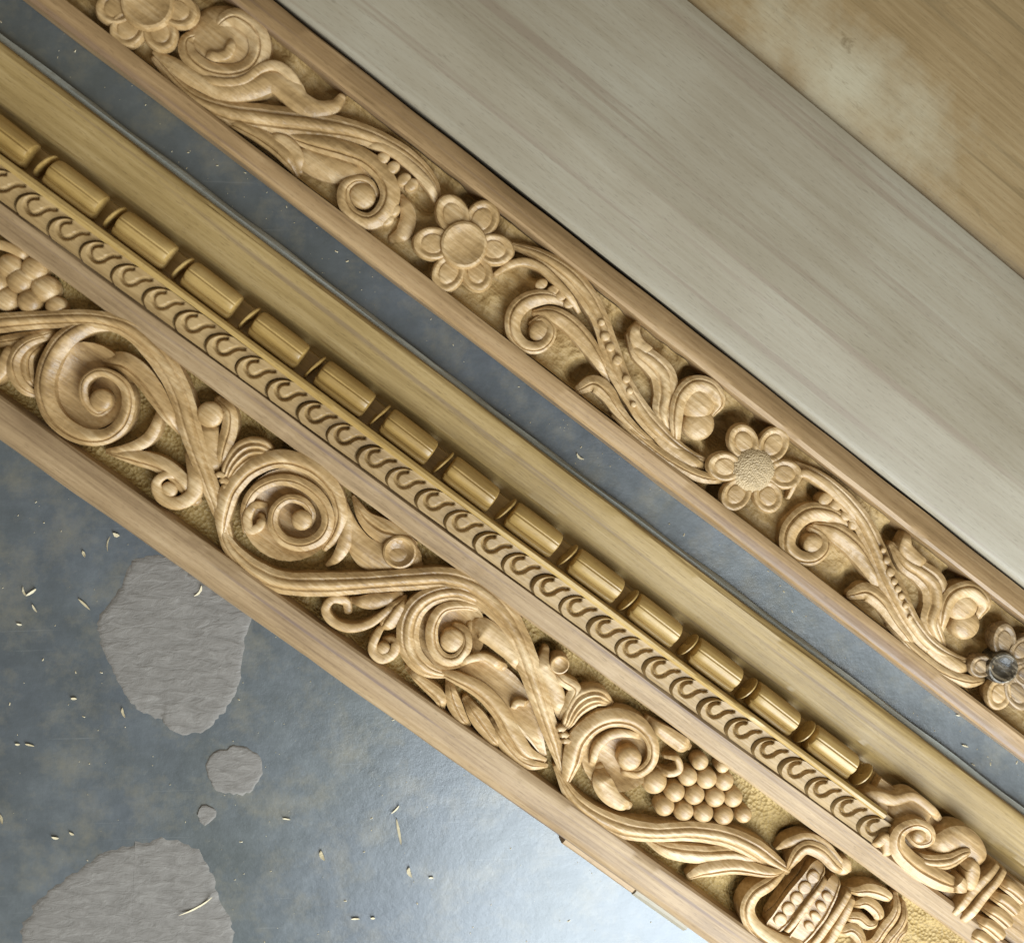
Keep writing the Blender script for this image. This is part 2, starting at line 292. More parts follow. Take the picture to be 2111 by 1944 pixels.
def dome(name, c, x, y, r, zt, zb, material, parent, kind='dome', ex=1.0, ang=0, seg=28):
    """a turned boss: r in crop pixels; ex stretches it along ang"""
    R = r / CR[c][2] * PXM; cx, cy = XY(c, x, y, zt - .002); vs = []; fs = []
    if kind == 'dome': pr = [(0, 1), (.25, .985), (.5, .92), (.7, .8), (.85, .63), (.95, .42), (1, .15), (1.02, -.1)]
    elif kind == 'grape': pr = [(0, 1), (.3, .97), (.55, .87), (.75, .70), (.9, .46), (.98, .2), (1, -.1)]
    elif kind == 'dish': pr = [(0, .70), (.35, .72), (.6, .80), (.76, .95), (.84, 1), (.93, .93), (1, .6), (1.02, -.1)]
    elif kind == 'ring': pr = [(0, .95), (.3, .93), (.5, .85), (.58, .66), (.64, .66), (.72, .95), (.82, 1), (.93, .9), (1, .5), (1.02, -.1)]
    elif kind == 'petal': pr = [(0, .90), (.4, .90), (.52, .86), (.58, .74), (.64, .80), (.74, .97), (.84, 1), (.94, .90), (1, .6), (1.05, .1), (1.06, -2), (.8, -1)]
    elif kind == 'bowl': pr = [(0, 0), (.3, .03), (.55, .18), (.75, .5), (.9, .88), (1, 1), (1.02, -.1)]
    elif kind == 'coin': pr = [(0, 1), (.5, 1), (.8, .98), (.92, .85), (1, .45), (1.02, -.1)]
    elif kind == 'hole': pr = [(0, 0), (.45, 0), (.55, .4), (.62, 1), (.8, .97), (1, .8), (1.1, -.1)]
    elif kind == 'cup': pr = [(0, .40), (.4, .46), (.62, .62), (.75, .9), (.82, 1), (.92, .92), (1, .5), (1.02, -.1)]
    ca, sa = math.cos(ang), math.sin(ang); A = .0095 if kind == 'bowl' else .003 if kind == 'hole' else min(zt - zb, R * (.7 if kind == 'grape' else .5 if kind == 'dome' else .6 if kind == 'cup' else .5))
    hz = lambda h: zt - .0055 if h == -2 else zb - .0008 if h < 0 else zt - A * (1 - h)
    vs.append((cx, cy, hz(pr[0][1])))
    for (rr, h) in pr[1:]:
        for k in range(seg):
            a = 2 * math.pi * k / seg; ox, oy = R * rr * math.cos(a) * ex, R * rr * math.sin(a)
            vs.append((cx + ox * ca - oy * sa, cy + ox * sa + oy * ca, hz(h)))
    for k in range(seg): fs.append((0, 1 + k, 1 + (k + 1) % seg))
    for j in range(len(pr) - 2):
        for k in range(seg):
            a = 1 + j * seg + k; b2 = 1 + j * seg + (k + 1) % seg; fs.append((a, a + seg, b2 + seg, b2))
    return obj(name, mesh(name, vs, fs), material, parent)
def ground(name, v0, v1, z, pits, material, parent, amp, u0=U0, u1=U1, res=.0014, sides=.004):
    """the sunk bed between the carvings: uneven, with deeper gouges where the photograph shows them"""
    nu, nv = int((u1 - u0) / res), int((v1 - v0) / res)
    uu, vv = np.meshgrid(np.linspace(u0, u1, nu), np.linspace(v0, v1, nv), indexing='ij')
    zz = np.full_like(uu, z); r = np.random.default_rng(3)
    for _ in range(26):
        a = r.uniform(0, 6.28); f = r.uniform(60, 420); zz += amp / math.sqrt(26) * 1.6 * np.sin((uu * math.cos(a) + vv * math.sin(a)) * f + r.uniform(0, 6.28))
    for (c, x, y, rad, dep) in pits:
        pu, pv = to_uv(XY(c, x, y, z)); R = rad / CR[c][2] * PXM
        zz -= dep * np.exp(-(((uu - pu) ** 2 + (vv - pv) ** 2) / R ** 2) ** 2)
    zz = np.maximum(zz, .0035)
    edge = np.minimum(vv - v0, v1 - vv); zz += sides * np.clip(1 - edge / .004, 0, 1) ** 2
    xs, ys = uu * .8 + vv * .6, -uu * .6 + vv * .8
    co = np.stack([xs, ys, zz], -1).reshape(-1, 3)
    i = np.arange(nu * nv).reshape(nu, nv); fc = np.stack([i[:-1, :-1], i[1:, :-1], i[1:, 1:], i[:-1, 1:]], -1).reshape(-1, 4)
    me = bpy.data.meshes.new(name); me.vertices.add(len(co)); me.vertices.foreach_set('co', co.ravel().astype(np.float32))
    me.loops.add(fc.size); me.loops.foreach_set('vertex_index', fc.ravel().astype(np.int32)); me.polygons.add(len(fc))
    me.polygons.foreach_set('loop_start', np.arange(0, fc.size, 4, dtype=np.int32)); me.polygons.foreach_set('loop_total', np.full(len(fc), 4, dtype=np.int32))
    me.polygons.foreach_set('use_smooth', np.ones(len(fc), dtype=bool)); me.update(calc_edges=True); me.validate()
    return obj(name, me, material, parent)

# ================================================================== SETTING: the floor
me = mesh('floor', [(-3, -3, 0), (3, -3, 0), (3, 3, 0), (-3, 3, 0)], [(0, 1, 2, 3)])
fl = obj('floor', me, 'floor'); fl['kind'] = 'structure'

# ================================================================== THE CARVED DOOR FRAME
ZR, ZG = .046, .028                                  # crest of the rims, bed of the carving
vAo = V(915, .707, .038) + .002; vAf = V(915, .707, 0) - .006
vAi = V(806, .722, ZR); vB = V(479, .736, ZR); vC = V(415, .735, ZR); vD = V(313, .752, .049)
vE = V(227, .755, .03); vF = V(85, .757, .022)
frame = thing('carved_beam', 'long carved wooden frame beam with vine scrolls, rope band and bead row', 'carved beam')
frame['kind'] = 'thing'
prism('lower_rim', [(vAo - .001, .002)] + [(vAo - .0005, .030)] + arc(vAo, .036, vAo + .009, ZR + .0005, .0022, 5) + [(vAo + .018, ZR + .001), (vAi - .002, ZR)] + [(vAi, ZR - .002), (vAi + .0015, ZG - .004), (vAi + .0015, .002)], 'rim', frame, seed=1)
prism('upper_rim', [(vB - .0015, .002), (vB - .0015, ZG - .004), (vB, ZR - .002), (vB + .002, ZR)] + [(vC - .002, ZR + .0004), (vC, ZR - .003), (vC + .0005, .002)], 'rim', frame, seed=2)
LP = [('b', 1210, 620, 70, .006), ('b', 1480, 850, 60, .005), ('b', 950, 1120, 50, .006), ('b', 340, 800, 40, .004), ('c', 960, 1450, 50, .006), ('c', 740, 1280, 40, .005),
      ('c', 1640, 1340, 60, .006), ('d', 1200, 690, 70, .008), ('d', 1400, 880, 50, .005), ('d', 780, 1130, 40, .006), ('d', 620, 960, 40, .007), ('d', 760, 480, 60, .006),
      ('e', 1510, 1230, 70, .010), ('e', 1250, 1560, 120, .008), ('e', 890, 1420, 40, .005), ('e', 700, 1000, 50, .004), ('e', 1390, 1600, 90, .010), ('e', 1570, 1390, 60, .010), ('c', 560, 400, 70, .004), ('e', 560, 480, 60, .004)]
panel = ground('carving_bed', vAi + .0005, vB - .0005, ZG, LP, 'ground', frame, .0007)

ub0, ub1 = to_uv(P(1150, 1752, .02))[0], to_uv(P(1292, 1856, .02))[0]
prism('lower_batten', [(vAo - .009, .002), (vAo - .009, .017), (vAo - .007, .0195), (vAo + .002, .021), (vAo + .002, .002)], 'rim', frame, u0=ub0, u1=ub1, n=16, seed=21)
prism('lower_batten', [(vAo - .011, .002), (vAo - .011, .012), (vAo - .008, .015), (vAo + .002, .016), (vAo + .002, .002)], 'pale', frame, u0=ub1 + .004, u1=ub1 + .06, n=10, seed=22)
prism('edge_strip', [(vF - .002, .002), (vF - .002, .0095), (vF + .003, .0105), (vF + .0052, .008), (vF + .006, .0015)], 'edge_grey', frame, seed=23, wob=.0008)
def frame_carving():
    def st(n, c, p, pts, dz=0, zb=ZG, **k):
        if n in ('volute', 'volute_curl', 'curl', 'leaf_lobe', 'stem'): pts = [(x, y, w * (.86 if n != 'stem' else .92)) for x, y, w in pts]   # slim gouge-cut bands
        return stroke(n, c, p, pts, ZR + .001 + dz * .001, zb - .001, 'carve', panel, **k)
    def dm(n, c, x, y, r, dz=0, kind='dome', zb=ZG, **k): return dome(n, c, x, y, r, ZR + .001 + dz * .001, zb - .001, 'carve', panel, kind, **k)
    # --- first turn of the vine
    st('stem', 'b', 'two', [(-330, 250, 60), (-150, 205, 90), (0, 185, 110), (300, 165, 105), (560, 165, 100), (770, 230, 125), (940, 400, 140), (1050, 600, 140), (1125, 850, 125), (1205, 1080, 110), (1280, 1300, 85), (1340, 1470, 35)], 1)
    dm('volute_hollow', 'b', 500, 560, 240, -5, 'bowl')
    st('volute', 'b', 'offl', [(780, 230, 50), (640, 190, 90), (500, 205, 110), (370, 290, 125), (285, 420, 125), (255, 560, 125), (290, 700, 120), (380, 800, 115), (500, 855, 110), (620, 850, 100), (710, 780, 90), (750, 670, 80), (730, 560, 70), (650, 490, 60), (560, 480, 55), (490, 540, 55), (490, 640, 55), (560, 710, 60), (630, 660, 70)], 1)
    dm('volute_eye', 'b', 590, 640, 60, 1)
    st('leaf_tongue', 'b', 'offr', [(1040, 830, 30), (950, 670, 90), (840, 510, 115), (730, 420, 110), (610, 405, 80)], 0)
    st('leaf_lobe', 'b', 'soft', [(930, 690, 30), (910, 800, 70), (850, 880, 80), (740, 925, 60), (610, 935, 15)], -3)
    st('leaf', 'b', 'offl', [(610, 945, 20), (790, 975, 80), (940, 1020, 95), (1050, 1100, 90), (1130, 1230, 70)], -2)
    st('curl', 'b', 'round', [(1090, 960, 40), (1140, 1090, 90), (1130, 1190, 100), (1040, 1245, 85), (945, 1210, 75), (915, 1130, 60), (965, 1080, 50), (1030, 1095, 45), (1030, 1165, 50)], -1)
    dm('curl_eye', 'b', 990, 1165, 45, -2)
    st('bud_stalk', 'b', 'round', [(1255, 1090, 50), (1235, 930, 95), (1225, 810, 100), (1235, 760, 90)], -2)
    dm('bud', 'b', 1228, 725, 72, 0)
    st('bud_leaf', 'b', 'one', [(1285, 1060, 40), (1310, 930, 80), (1345, 800, 85), (1340, 700, 75), (1270, 640, 50)], -1)
    st('fan_leaf', 'b', 'ribs', [(1310, 1140, 40), (1360, 1020, 100), (1440, 940, 140), (1530, 930, 120), (1600, 975, 50)], 0)
    for q in ((1290, 1085), (1312, 1120), (1328, 1155)): st('stem_ring', 'b', 'round', [(q[0] - 35, q[1] + 5, 20), (q[0], q[1] - 10, 32), (q[0] + 40, q[1] + 12, 25)], 0)
    st('corner_leaf', 'b', 'one', [(230, 620, 20), (150, 580, 60), (90, 500, 70), (80, 400, 70), (150, 310, 60), (300, 250, 40)], 0)
    st('corner_leaf', 'b', 'offl', [(200, 580, 30), (150, 490, 80), (150, 390, 80), (210, 310, 50)], -3)
    st('corner_leaf', 'b', 'round', [(60, 300, 20), (40, 380, 60), (0, 470, 70), (-80, 540, 60)], -1)
    st('corner_leaf', 'b', 'one', [(-60, 310, 40), (60, 290, 70), (210, 270, 70), (330, 230, 30)], -4)
    # --- second turn
    dm('volute_hollow', 'c', 560, 740, 260, -5, 'bowl')
    st('volute', 'c', 'offl', [(150, 900, 30), (165, 740, 110), (215, 590, 125), (330, 470, 130), (510, 415, 120), (690, 465, 110), (815, 590, 100), (860, 740, 90), (830, 860, 80), (760, 950, 40)], 1)
    st('volute_lip', 'c', 'one', [(285, 850, 20), (298, 700, 50), (365, 595, 60), (490, 540, 64), (620, 560, 66), (735, 645, 70), (785, 765, 72), (745, 870, 74), (640, 920, 70), (530, 895, 64), (465, 810, 58), (475, 710, 52), (550, 650, 48), (640, 670, 46), (685, 740, 46), (665, 810, 46)], 0)
    dm('volute_eye', 'c', 630, 775, 58, -2)
    st('hook', 'c', 'round', [(415, 690, 30), (350, 690, 45), (312, 760, 50), (330, 830, 50), (385, 810, 50), (390, 760, 45), (365, 755, 30)], -2)
    st('leaf_lobe', 'c', 'soft', [(860, 620, 30), (895, 780, 85), (885, 900, 95), (840, 990, 70), (775, 1045, 25)], -3)
    st('wing_leaf', 'c', 'soft', [(870, 650, 20), (930, 850, 110), (1020, 970, 170), (1150, 995, 180), (1260, 990, 140), (1320, 1045, 50)], -4)
    st('wing_leaf', 'c', 'one', [(930, 640, 20), (1000, 760, 80), (1090, 830, 130), (1180, 860, 120), (1290, 920, 40)], -3)
    dm('button', 'c', 1205, 960, 100, -1, 'cup')
    st('stem', 'c', 'two', [(140, 760, 20), (190, 920, 85), (320, 1060, 125), (500, 1140, 140), (720, 1155, 145), (980, 1145, 135), (1270, 1125, 130), (1490, 1120, 140), (1670, 1190, 165), (1810, 1320, 165), (1900, 1470, 150), (1970, 1650, 140), (2020, 1800, 130), (2070, 1950, 115), (2120, 2100, 90), (2175, 2300, 30)], 1)
    st('curl', 'c', 'round', [(1240, 1230, 20), (1130, 1310, 50), (1020, 1385, 55), (910, 1405, 60), (815, 1370, 60), (770, 1300, 60), (810, 1240, 55), (885, 1255, 60), (900, 1315, 55)], -2)
    st('leaf', 'c', 'soft', [(920, 1250, 30), (1050, 1250, 90), (1210, 1215, 40)], -4)
    st('bright_leaf', 'c', 'offl', [(1240, 1235, 20), (1195, 1300, 115), (1140, 1370, 100), (1095, 1420, 25)], -1)
    st('curl', 'c', 'round', [(1130, 1380, 20), (1075, 1440, 50), (1045, 1530, 60), (1100, 1585, 70), (1170, 1550, 70), (1175, 1485, 55), (1115, 1490, 45)], -1)
    dm('curl_eye', 'c', 1110, 1530, 42, -2)
    # --- third turn
    dm('volute_hollow', 'd', 630, 570, 220, -5, 'bowl')
    st('volute', 'd', 'two', [(640, 850, 30), (510, 800, 110), (420, 700, 140), (400, 570, 145), (440, 450, 145), (540, 370, 130), (680, 345, 120), (800, 390, 100), (880, 460, 50)], 1)
    st('volute_curl', 'd', 'offr', [(860, 470, 30), (740, 425, 55), (610, 440, 75), (545, 540, 80), (550, 660, 80), (610, 735, 80), (690, 735, 80), (745, 660, 75), (735, 580, 60), (680, 555, 50)], 0)
    dm('volute_eye', 'd', 660, 630, 70, -1)
    st('leaf_tongue', 'd', 'soft', [(780, 555, 70), (840, 560, 125), (925, 625, 115), (1000, 705, 85), (1065, 810, 40)], 0)
    st('leaf_fold', 'd', 'lipl', [(690, 780, 40), (830, 800, 160), (950, 900, 200), (1050, 1020, 180), (1130, 1150, 110), (1205, 1310, 30)], -4)
    st('leaf_rib', 'd', 'offl', [(560, 810, 40), (690, 850, 70), (830, 925, 95), (940, 1045, 105), (1010, 1170, 105), (1090, 1285, 90), (1210, 1345, 30)], -1)
    st('leaf_lobe', 'd', 'one', [(640, 870, 40), (665, 980, 95), (715, 1080, 80), (765, 1135, 25)], -3)
    st('leaf_lobe', 'd', 'one', [(740, 980, 50), (810, 1080, 110), (890, 1190, 90), (955, 1265, 25)], -3)
    st('leaf_lobe', 'd', 'one', [(890, 1110, 50), (980, 1240, 100), (1080, 1335, 90), (1220, 1375, 30)], -3)
    st('leaf_lobe', 'd', 'offl', [(400, 800, 40), (510, 890, 75), (585, 960, 80), (605, 1040, 35)], -2)
    st('leaf_lip', 'd', 'round', [(690, 785, 25), (760, 735, 45), (860, 725, 50), (965, 795, 50)], -1)
    st('hook', 'd', 'round', [(1110, 1000, 30), (1040, 990, 45), (1010, 1040, 25)], -2)
    st('bud_stalk', 'd', 'round', [(1300, 1080, 50), (1275, 960, 100), (1230, 860, 90), (1195, 770, 75), (1215, 690, 45)], -2)
    st('bud_leaf', 'd', 'one', [(1310, 1100, 40), (1355, 990, 85), (1380, 910, 75), (1310, 860, 60), (1255, 800, 45)], -1)
    dm('bud', 'd', 1290, 765, 58, -2, 'cup')
    st('fan_leaf', 'd', 'ribs', [(1325, 1165, 40), (1370, 1050, 100), (1435, 980, 140), (1520, 960, 115), (1600, 1010, 40)], 0)
    for q in ((1300, 1150), (1318, 1185), (1330, 1220)): st('stem_ring', 'd', 'round', [(q[0] - 35, q[1] + 5, 20), (q[0], q[1] - 8, 30), (q[0] + 30, q[1] + 10, 25)], 0)
    # --- fourth turn, grapes
    dm('volute_hollow', 'e', 500, 740, 220, -5, 'bowl')
    st('volute', 'e', 'offl', [(190, 960, 30), (225, 800, 120), (265, 660, 140), (370, 560, 140), (500, 530, 125), (620, 570, 105), (695, 670, 85), (695, 780, 80), (630, 860, 75), (550, 865, 60)], 1)
    st('volute_curl', 'e', 'round', [(640, 660, 30), (560, 620, 50), (450, 630, 60), (370, 710, 60), (345, 830, 40)], -1)
    dm('volute_eye', 'e', 565, 770, 72, -1)
    st('leaf_tongue', 'e', 'soft', [(395, 840, 60), (405, 910, 115), (465, 1000, 100), (570, 1065, 50)], 0)
    st('vine_leaf', 'e', 'soft', [(680, 550, 40), (790, 630, 90), (880, 690, 95), (925, 715, 40)], -2)
    st('hook', 'e', 'round', [(780, 770, 20), (840, 765, 35), (855, 830, 40), (800, 855, 40), (735, 835, 30)], -2)
    for (x, y, r) in [(980, 790, 50), (910, 878, 58), (1020, 890, 62), (1122, 905, 58), (715, 910, 75), (832, 968, 62), (948, 985, 62), (1070, 1000, 60), (1175, 1002, 58), (772, 1052, 60), (885, 1082, 60), (1000, 1092, 62), (1120, 1106, 60), (1235, 1100, 50), (1110, 815, 40)]:
        dm('grape', 'e', x, y, r, -1 + random.uniform(-1, .6), 'grape', zb=ZG + .004)
    st('stem', 'e', 'two', [(130, 830, 20), (230, 1000, 90), (370, 1110, 120), (530, 1180, 135), (720, 1205, 125), (920, 1200, 125), (1130, 1230, 135), (1290, 1300, 135), (1410, 1390, 120), (1510, 1450, 60)], 1)
    st('leaf', 'e', 'offr', [(640, 1240, 20), (800, 1310, 90), (1000, 1335, 110), (1200, 1335, 100), (1390, 1410, 60)], -2)
    st('leaf', 'e', 'offl', [(935, 1480, 50), (1010, 1425, 90), (1180, 1400, 95), (1350, 1430, 70), (1490, 1450, 30)], 0)
    # --- grapes cut by the left edge
    for (x, y, r) in [(50, 1560, 72), (190, 1575, 70), (105, 1645, 70), (250, 1690, 76), (30, 1750, 66), (165, 1765, 66), (320, 1795, 56), (-40, 1650, 70), (-90, 1560, 70), (-100, 1750, 66)]:
        dm('grape', 'a', x, y, r, -1 + random.uniform(-1, .6), 'grape', zb=ZG + .004)
    st('vine_leaf', 'a', 'round', [(-100, 1420, 40), (20, 1440, 50), (110, 1480, 45), (170, 1530, 25)], -2)
    # --- the vase
    st('vase_scroll', 'e', 'offl', [(1500, 1440, 30), (1400, 1500, 80), (1300, 1560, 90), (1255, 1650, 90), (1290, 1750, 95), (1390, 1830, 110), (1520, 1870, 110), (1650, 1830, 60)], 0)
    st('vase_scroll', 'e', 'offr', [(1510, 1440, 30), (1535, 1350, 70), (1600, 1290, 80), (1690, 1320, 85), (1770, 1400, 70), (1850, 1450, 30)], 0)
    st('vase_scroll', 'e', 'soft', [(1440, 1310, 20), (1500, 1260, 60), (1600, 1230, 60), (1700, 1270, 60), (1790, 1360, 40), (1870, 1440, 30)], -4)
    st('vase_neck', 'e', 'dish', [(1400, 1680, 70), (1500, 1550, 90), (1620, 1380, 70)], -9)
    st('vase_band', 'e', 'band', [(1420, 1740, 110), (1530, 1590, 125), (1660, 1420, 110)], -3, h0=.9, h1=.9)
    for k in range(5): dm('vase_pearl', 'e', 1445 + 48 * k, 1705 - 62 * k, 40, -2.2, 'coin', zb=ZG + .006)
    st('vase_fillet', 'e', 'round', [(1490, 1780, 30), (1590, 1640, 36), (1710, 1480, 30)], 0, h0=.9, h1=.9)
    st('vase_band', 'e', 'band', [(1550, 1820, 110), (1660, 1660, 130), (1760, 1500, 90)], -2, h0=.9, h1=.9)
    for k in range(4): dm('vase_scale', 'e', 1615 + 35 * k, 1745 - 58 * k, 36, -1, 'coin', zb=ZG + .008, ex=.75, ang=.9)
    st('vase_foot', 'e', 'round', [(1640, 1860, 40), (1740, 1720, 50), (1850, 1560, 40)], 0, h0=.9, h1=.9)
    st('vase_foot', 'e', 'round', [(1720, 1870, 50), (1800, 1730, 55), (1870, 1600, 45)], -1, h0=.9, h1=.9)
    dm('knob', 'f', 930, 1400, 55, -4)
    for pts in ([(960, 1550, 30), (1080, 1540, 80), (1180, 1570, 70), (1230, 1620, 30)], [(980, 1640, 30), (1060, 1610, 70), (1130, 1660, 80), (1150, 1740, 40)],
                [(930, 1700, 40), (1020, 1700, 70), (1080, 1740, 60), (1160, 1720, 20)], [(900, 1800, 60), (980, 1770, 80), (1030, 1820, 70), (1040, 1900, 40)],
                [(1260, 1580, 30), (1230, 1680, 60), (1160, 1780, 70), (1100, 1880, 60)], [(1310, 1640, 30), (1270, 1740, 50), (1200, 1830, 60), (1160, 1920, 50)],
                [(1330, 1760, 20), (1270, 1790, 50), (1240, 1850, 60), (1280, 1920, 50)]):
        st('base_leaf', 'f', 'one', pts, -1)
frame_carving()

# --- rope band, fillet, bead row, step board
ZB = .0425
prism('rope_bed', [(vC - .0005, .002), (vC - .0005, ZB), (vD, ZB), (vD + .0005, .002)], 'link', frame, seed=3, u1=to_uv(XY('f', 1190, 1250, .045))[0])
def rope():
    band = prism('fillet', [(vD - .0045, .002), (vD - .0045, .0475), (vD - .0025, .0495), (vD - .0005, .0495), (vD + .0015, .047), (vD + .0015, .002)], 'bead', frame, seed=4, u1=to_uv(XY('f', 1175, 1112, .049))[0])
    ua, ub = to_uv(XY('b', 1080, 215, .045))[0], to_uv(XY('f', 1085, 1165, .045))[0]; pitch = (ub - ua) / 24
    vm = (vC + vD - .0045) / 2; hw = (vD - .0045 - vC) / 2 - .0004
    # one link: the wood between its own arched cut and the next one, with an incised S inside
    vs, fs = [], []; nt_, ns_ = 34, 40; Wd = vD - .0045 - vC
    ac = catmull([(.40, -.26, 0), (.17, -.19, 0), (.02, -.07, 0), (-.03, .10, 0), (-.02, .27, 0), (.065, .45, 0), (.21, .61, 0), (.46, .74, 0)], .01)
    inn = catmull([(.45, .60, 0), (.36, .53, 0), (.27, .40, 0), (.25, .26, 0), (.30, .13, 0), (.41, .06, 0), (.535, .06, 0), (.64, .18, 0), (.72, .39, 0), (.80, .52, 0), (.96, .64, 0)], .01)
    for i in range(nt_ + 1):
        v = -.2 + .92 * i / nt_; ua_ = np.interp(v, ac[:, 1], ac[:, 0])
        for j in range(ns_ + 1):
            q = j / ns_; q = q ** 1.5 if j < ns_ else 1.0; u = ua_ + q
            d = np.sqrt((inn[:, 0] - u) ** 2 + (inn[:, 1] - v) ** 2); k = int(d.argmin())
            h = .0030 * (1 - .95 * q) + .0006 * math.sin(math.pi * (v + .2) / .92)
            h -= .0060 * max(0, 1 - q / .12)
            h -= .0042 * max(0, 1 - d[k] / .078) * (1 if 0 < k < len(inn) - 1 else 0)
            vs.append((u * pitch, (v - .26) / .92 * Wd, h))
    for i in range(nt_):
        for j in range(ns_): a = i * (ns_ + 1) + j; fs.append((a, a + 1, a + ns_ + 2, a + ns_ + 1))
    lm = mesh('rope_link', [to_xy(u, v) + (z,) for u, v, z in vs], fs)
    k0 = -10
    for k in range(k0, 25):
        u = ua + pitch * k
        l = obj('rope_link', lm, 'link', frame); l.location = to_xy(u - pitch * .35 + random.uniform(-.0005, .0005), vm) + (ZB + .0022 + random.uniform(-.0003, .0003),)
        l.scale = (1.0, 1.0, random.uniform(.8, 1.25))
rope()
def beads():
    ua, ub = to_uv(P(79, 330, .04))[0], to_uv(P(1770, 1610, .04))[0]; pitch = (ub - ua) / 13
    vm = (vD + .0015 + vE) / 2 + .0006; R = (vE - vD - .0015) / 2 - .0002; zc = .0300
    prism('bead_bed', [(vD + .001, .002), (vD + .001, .0250), (vE - .0035, .0185), (vE - .001, .002)], 'bead', frame, seed=6, u1=to_uv(XY('f', 1060, 1000, .03))[0])
    sec = [(-1, -.3), (-1, .62), (-.90, .76), (-.72, .82), (-.60, .74), (-.55, .68), (-.48, .86), (-.30, 1.02), (-.05, 1.12), (.12, 1.12), (.22, 1.02), (.32, 1.05), (.55, .92), (.78, .66), (.95, .3), (1, -.3)]
    seg = len(sec); Lb = pitch * .745; vs, fs = [], []
    st = [(-.5, .45, .5), (-.492, .78, .78), (-.47, .92, .92), (-.43, .98, .99), (-.3, 1, 1), (0, 1.0, 1.01), (.3, 1, 1), (.43, .98, .98), (.47, .93, .92), (.492, .80, .78), (.5, .48, .5)]
    for (t, rv, rz) in st:
        for (a, b_) in sec: vs.append((t * Lb, a * R * rv, b_ * R * rz))
    for j in range(len(st) - 1):
        for k in range(seg): a = j * seg + k; b2 = j * seg + (k + 1) % seg; fs.append((a, a + seg, b2 + seg, b2))
    fs.append(tuple(range(seg))); fs.append(tuple((len(st) - 1) * seg + k for k in range(seg))[::-1])
    bm_ = mesh('bead', [to_xy(x, y) + (z,) for x, y, z in vs], fs)
    vs, fs = [], []; seg = 40; sr = [(-.0010, .05), (-.0010, .90), (-.0004, .99), (.0006, .99), (.0011, .90), (.0011, .05)]
    for (t, r) in sr:
        for k in range(seg): a = 2 * math.pi * k / seg; vs.append((t + .0020 * math.cos(a), R * r * math.cos(a), R * r * math.sin(a) * 1.08))
    for j in range(len(sr) - 1):
        for k in range(seg): a = j * seg + k; b2 = j * seg + (k + 1) % seg; fs.append((a, b2, b2 + seg, a + seg))
    rm_ = mesh('reel', [to_xy(x, y) + (z,) for x, y, z in vs], fs)
    for k in range(-6, 14):
        ur = ua + pitch * k
        r = obj('reel', rm_, 'bead', frame); r.location = to_xy(ur + .0034, vm) + (zc - .0003,)
        if k < 13:
            b = obj('bead', bm_, 'bead', frame); b.location = to_xy(ur + pitch * .505 + .0006 * random.uniform(-1, 1), vm + random.uniform(-.0003, .0003)) + (zc,)
            b.scale = (random.uniform(.96, 1.01), 1.0, random.uniform(.96, 1.04))
    return ua + 13 * pitch, vm, R
u_end, v_bead, R_bead = beads()
prism('step_board', [(vE - .004, .002), (vE - .004, .0145)] + [(vE - .001, .0140), (vE + .002, .0150), (vE + .0045, .0175), (vE + .006, .0200), (vE + .0072, .0215), (vE + .009, .0207), (vE + .014, .0212), (vF - .010, .022)] + arc(vF - .005, .0225, vF, .0185, .0008, 4) + [(vF + .001, .002)], 'step', frame, seed=7)
def bracket():
    prism('bracket_bed', [(vC + .001, .002), (vC + .001, .037), (vD - .006, .038), (vE - .004, .030), (vE - .002, .002)], 'carve', frame, seed=14, u0=to_uv(XY('f', 1060, 1000, .03))[0] + .0005)
    def st(n, p, pts, zt, zb=.024, **k): return stroke(n, 'f', p, pts, zt, zb, 'carve', frame, **k)
    st('bracket_leaf', 'round', [(1040, 1010, 30), (1120, 990, 70), (1230, 1010, 70), (1340, 990, 60), (1440, 1060, 55), (1520, 1140, 40)], .043)
    st('bracket_block', 'soft', [(1190, 1090, 90), (1280, 1090, 170), (1370, 1110, 190), (1430, 1170, 120)], .041)
    st('bracket_volute', 'one', [(1700, 1560, 60), (1540, 1500, 110), (1400, 1430, 130), (1300, 1350, 120), (1250, 1270, 100), (1270, 1190, 80), (1350, 1150, 65), (1430, 1180, 60), (1440, 1250, 60), (1380, 1275, 50), (1340, 1230, 45), (1380, 1200, 40)], .053)
    dome('bracket_eye', 'f', 1378, 1220, 42, .053, .03, 'carve', frame)
    st('bracket_body', 'soft', [(1420, 1290, 60), (1520, 1270, 150), (1620, 1250, 170), (1700, 1320, 160), (1740, 1430, 90)], .047)
    st('bracket_fold', 'two', [(1340, 1350, 60), (1450, 1380, 90), (1560, 1370, 90), (1650, 1320, 60), (1720, 1340, 40)], .051)
    st('bracket_fold', 'round', [(1640, 1370, 50), (1690, 1410, 90), (1680, 1490, 80), (1650, 1560, 40)], .052)
    st('bracket_fold', 'round', [(1590, 1470, 50), (1620, 1500, 80), (1620, 1570, 60)], .053)
    st('bracket_fillet', 'round', [(1590, 1680, 40), (1700, 1540, 60), (1840, 1400, 40)], .050, h0=.9, h1=.9)
    st('bracket_fillet', 'round', [(1650, 1720, 50), (1760, 1570, 50), (1880, 1430, 40)], .052, h0=.9, h1=.9)
    for k in range(5):
        x, y = 1910 - 45 * k, 1520 + 72 * k
        st('gadroon', 'offl', [(x - 60, y - 20, 50), (x + 10, y + 10, 80), (x + 70, y + 60, 80), (x + 110, y + 110, 50)], .050)
    st('bracket_rope_end', 'round', [(1100, 1300, 30), (1140, 1260, 50), (1180, 1230, 60), (1190, 1290, 60), (1180, 1370, 30)], .050)
bracket()

